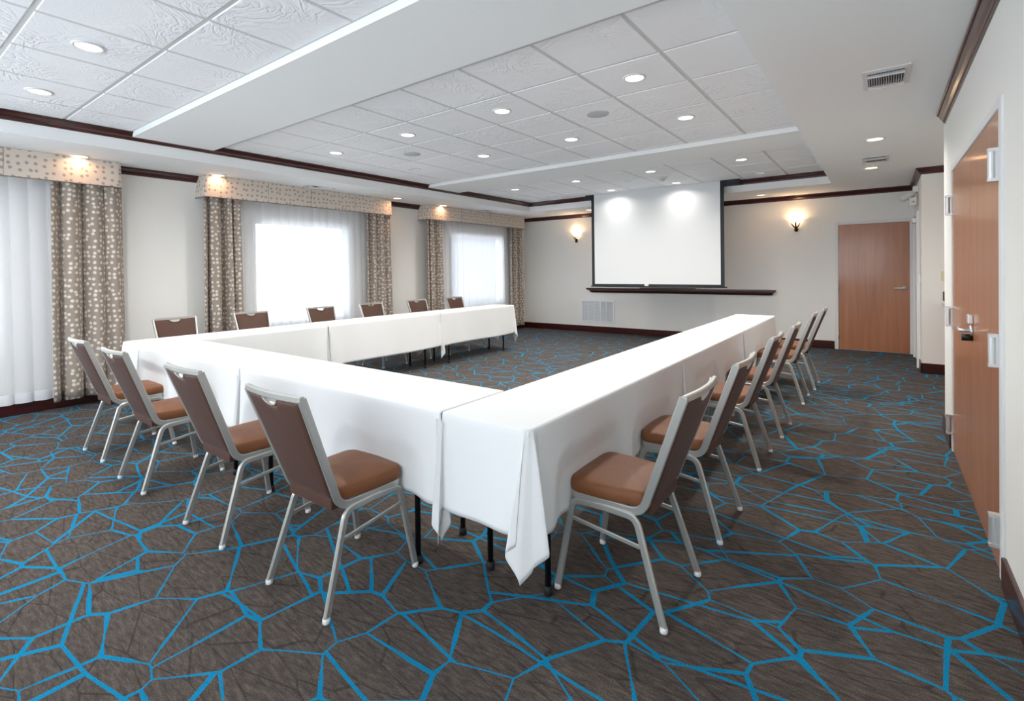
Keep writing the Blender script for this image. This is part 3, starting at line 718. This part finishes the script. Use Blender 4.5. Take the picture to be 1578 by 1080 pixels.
    o = link(name, bm, m_cloth, None, True, solid=0.0016)
    f_ = o.data.polygons[-1]; f_.use_smooth = False
    return tag(o, label, 'tablecloth', group)
TL = 1.785
gt, gc = 'narrow folding tables of the U-shaped layout', 'white tablecloths on the U-shaped layout'
XI, XO = -1.515, -1.06     # right row
YR0 = 1.53
proto = make_table(TL)
first = [True]
def put_table(cx, cy, rz, label):
    if first[0]:
        first[0] = False; proto.location = (cx, cy, 0); proto.rotation_euler = (0, 0, rz); tag(proto, label, 'table', gt)
    else: dup(proto, (cx, cy, 0), rz, label)
pos = ['nearest the camera', 'in the middle of the row', 'farthest away by the back wall']
for k in range(3):
    a = YR0+TL*k; b = a+TL
    put_table((XI+XO)/2, (a+b)/2, PI/2, 'Narrow black-legged folding table under cloth in the right row, %s' % pos[k])
    def skp(x, y, nx, ny, k=k, a=a, b=b):
        if k > 0 and ny < -0.75: return True
        if k < 2 and ny > 0.75: return True
        if k == 0 and nx < -0.72 and y < 2.0: return True
        return False
    cloth('tablecloth', XI, XO, a+0.002, b-0.002, 0.405, skp, 11+k, 'White tablecloth on the right-hand row table %s' % pos[k], gc, wav=0.008)
YF1 = YR0+W_T
for k in range(2):
    b = XI-0.004-TL*k; a = b-TL
    lb = ['beside the front corner', 'towards the windows'][k]
    put_table((a+b)/2, (YR0+YF1)/2, 0, 'Narrow folding table under cloth in the front row, %s' % lb)
    cloth('tablecloth', a+0.002, b-0.002, YR0, YF1, 0.385, lambda x, y, nx, ny: abs(nx) > 0.75, 21+k, 'White tablecloth on the front row table %s' % lb, gc, corner_amp=0.10)
XLI = XI-0.004-2*TL-0.004; XLO = XLI-W_T
pos = ['nearest the camera', 'in the middle of the row', 'at the far end']
for k in range(3):
    a = YR0+0.01+(TL+0.022)*k; b = a+TL+0.022
    put_table((XLI+XLO)/2, (a+b)/2, PI/2, 'Narrow folding table under cloth in the window-side row, %s' % pos[k])
    def skp(x, y, nx, ny, k=k):
        if k > 0 and ny < -0.75: return True
        if k < 2 and ny > 0.75: return True
        if k == 0 and nx > 0.72 and y < YF1: return True
        return False
    cloth('tablecloth', XLO, XLI, a+0.002, b-0.002, 0.465, skp, 31+k, 'White tablecloth on the window-side row table %s' % pos[k], gc, corner_amp=0.15)

# ------------------------------------------------------------------ chairs
def pad(bm, outline, levels, top_drop=None):
    """outline: list of 2D points, levels: (inset, z) rings from bottom to top, closed with fans"""
    cx = sum(p[0] for p in outline)/len(outline); cy = sum(p[1] for p in outline)/len(outline); R = []
    for ins, z in levels:
        ring = []
        for x, y in outline:
            d = math.hypot(x-cx, y-cy); f = max(0, d-ins)/d if d else 0
            ring.append(bm.verts.new((cx+(x-cx)*f, cy+(y-cy)*f, z)))
        R.append(ring)
    n = len(outline)
    for a, b in zip(R, R[1:]):
        for i in range(n): bm.faces.new((a[i], a[(i+1) % n], b[(i+1) % n], b[i]))
    for ring, z, flip in ((R[0], levels[0][1], True), (R[-1], levels[-1][1]+0.0015, False)):
        c = bm.verts.new((cx, cy, z))
        for i in range(n):
            f = (ring[i], ring[(i+1) % n], c); bm.faces.new(f[::-1] if flip else f)
def superpts(hw_back, hw_front, x0, x1, rc=0.05, bulge=0.012):
    pts = [(x0, -hw_back), (x1, -hw_front), (x1, hw_front), (x0, hw_back)]; out = []
    n = 4
    for i in range(n):
        p0, p, p1 = Vector(pts[i-1]), Vector(pts[i]), Vector(pts[(i+1) % n]); rr = rc if i in (1, 2) else rc*0.45
        a = (p0-p).normalized(); b = (p1-p).normalized(); A = p+a*rr; B = p+b*rr
        for k in range(9):
            t = k/8; out.append(A*(1-t)**2+p*2*t*(1-t)+B*t*t)
        # edge points
        q = p1+(p-p1).normalized()*(rc if (i+1) % n in (1, 2) else rc*0.45)
        nrm = Vector(((p1-p).y, -(p1-p).x)).normalized()
        for k in range(1, 8):
            t = k/8; out.append(B+(q-B)*t+nrm*bulge*math.sin(PI*t))
    return [(v.x, v.y) for v in out]
def back_pt(v, u=0.0, off=0.0):
    """point on the back plane: v = distance up from the bend, off = towards the front"""
    B0 = Vector((0.083, 0, 0.43)); D = Vector((-0.163, 0, 0.455)); Ld = D.length; D = D/Ld
    Nf = Vector((D.z, 0, -D.x)); return B0+D*v+Nf*off+Vector((0, u, 0))
LB = Vector((-0.163, 0, 0.455)).length
def make_chair():
    t = empty('banquet_chair', (0, 0, 0))
    # continuous rail: top left, down the back, forward under the seat, round the front and back up
    yt, yb = 0.203, 0.172
    half = [(-0.08, yt, 0.885), (0.097, yb, 0.402), (0.412, yb+0.014, 0.412), (0.43, 0, 0.412)]
    pth = half[:3] + [(x, -y, z) for x, y, z in half[:3][::-1]]
    path = fillet(pth, [0, 0.075, 0.05, 0.05, 0.075, 0], 9)
    bm = bmesh.new(); sweep(bm, path, rprof(0.015, 0.033, 0.003), (0, 1, 0)); link('frame', bm, m_alu, t)
    bm = bmesh.new(); tp = [(-0.082-0.018*math.cos(PI*u/2/1.0), yt*u*1.02, 0.883) for u in [k/8 for k in range(-8, 9)]]
    sweep(bm, tp, rprof(0.026, 0.020, 0.004), (0, 0, 1)); link('top_rail', bm, m_alu, t)
    # back pad, in (u, v) then mapped to the leaning plane
    hw = lambda v: 0.163+(0.196-0.163)*v/LB-0.004
    v0, v1 = 0.015, LB-0.012; ol = []
    for k in range(13): ol.append((-hw(v0)+2*hw(v0)*k/12, v0-0.0))
    for k in range(1, 12): v = v0+(v1-v0)*k/12; ol.append((hw(v), v))
    nT = 40
    for k in range(nT+1):
        u = hw(v1)*(1-2*k/nT); dip = 0.032*math.sqrt(max(0, 1-(u/0.055)**2)) if abs(u) < 0.055 else 0
        ol.append((u, v1-dip))
    for k in range(1, 12): v = v1-(v1-v0)*k/12; ol.append((-hw(v), v))
    bm = bmesh.new(); pad(bm, ol, [(0.03, -0.015), (0.012, -0.0135), (0.003, -0.009), (0.0, 0.0), (0.003, 0.010), (0.014, 0.016), (0.04, 0.019)])
    for vtx in bm.verts:
        u, v, o_ = vtx.co; bow = -0.014*(1-(u/0.2)**2)*(v/LB); vtx.co = back_pt(v, u, o_+bow)
    link('backrest', bm, m_back, t, True)
    bm = bmesh.new(); sc = []
    for k in range(17):
        a = PI*k/16; u = 0.053*math.cos(a); v = v1-0.030*math.sin(a)+0.002; sc.append(back_pt(v, u, 0.001-0.013))
    sweep(bm, sc, rprof(0.030, 0.003, 0.0008), (1, 0, 0.3)); link('handle_trim', bm, m_alu, t, True)
    # fabric tail below the bend at the rear of the seat
    bm = bmesh.new(); pad(bm, superpts(0.156, 0.158, 0.068, 0.13, 0.012, 0.0), [(0.006, 0.392), (0, 0.398), (0, 0.45), (0.004, 0.462)])
    link('back_skirt', bm, m_back, t, True)
    # seat
    bm = bmesh.new(); pad(bm, superpts(0.166, 0.203, 0.085, 0.426, 0.075, 0.009),
        [(0.03, 0.420), (0.010, 0.421), (0.003, 0.426), (0.0, 0.436), (0.0, 0.455), (0.003, 0.470), (0.008, 0.477), (0.016, 0.4805), (0.030, 0.484), (0.06, 0.489), (0.10, 0.493), (0.14, 0.495)])
    link('seat', bm, m_seat, t, True)
    for sy in (-1, 1):
        def yy(z): return sy*(0.215-0.032*min(1, z/0.385))
        A = [(0.255, 0.390), (0.118, 0.385), (0.0, 0.012)]; Bp = [(0.255, 0.390), (0.398, 0.385), (0.46, 0.012)]
        for pts in (A, Bp):
            pp = fillet([(x, yy(z), z) for x, z in pts], 0.055 if pts is A else 0.045, 8); bm = bmesh.new()
            sweep(bm, pp, rprof(0.018, 0.029, 0.005), (0, 1, 0)); lg = link('leg', bm, m_alu, t, False)
            bm = bmesh.new(); lathe(bm, [(0, 0), (0.014, 0), (0.0155, 0.004), (0.0145, 0.02), (0, 0.022)], pp[-1].x, pp[-1].y, 14); link('glide', bm, m_glide, lg, True)
        bm = bmesh.new(); sweep(bm, [(0.098, yy(0.285), 0.278), (0.408, yy(0.31), 0.312)], rprof(0.010, 0.018, 0.003), (0, 1, 0)); link('stretcher', bm, m_alu, t)
    return t
chair = make_chair(); used = [False]
def put_chair(x, y, rz, label, group):
    if not used[0]:
        used[0] = True; chair.location = (x, y, 0); chair.rotation_euler = (0, 0, rz); tag(chair, label, 'chair', group)
    else:
        dup(chair, (x, y, 0), rz, label, group)
gR, gF, gL = 'brown banquet chairs along the right row', 'brown banquet chairs along the front row', 'brown banquet chairs on the window side'
for (x, y, a), lb in zip([(-0.662, 2.035, 0), (-0.648, 2.785, 0), (-0.665, 3.86, 0), (-0.645, 4.665, 0), (-0.632, 5.87, 0), (-0.602, 6.60, 0)],
        ['nearest the camera, by the front corner', 'second from the camera', 'third from the camera', 'fourth from the camera', 'fifth from the camera', 'sixth and farthest, towards the back door']):
    put_chair(x, y, PI+a, 'Silver-framed brown banquet chair in the right row, %s' % lb, gR)
for (x, y), lb in zip([(-1.955, 1.115), (-2.848, 1.122), (-3.90, 1.120), (-4.79, 1.145)],
        ['the big one nearest the camera and corner', 'second from the camera', 'third, with its seat mostly hidden', 'leftmost one by the near curtain']):
    put_chair(x, y, PI/2, 'Brown banquet chair behind the front row, %s' % lb, gF)
for y, lb in zip([2.20, 3.02, 3.96, 4.80, 5.72, 6.62],
        ['leftmost, before the bare wall', 'second from left, before the drape edge', 'third, before the middle window', 'fourth, before the middle window right drape', 'fifth, at the bare wall past the middle window', 'rightmost, before the far window']):
    put_chair(-6.12, y, 0, 'Chair back peeking over the window-side table, %s' % lb, gL)
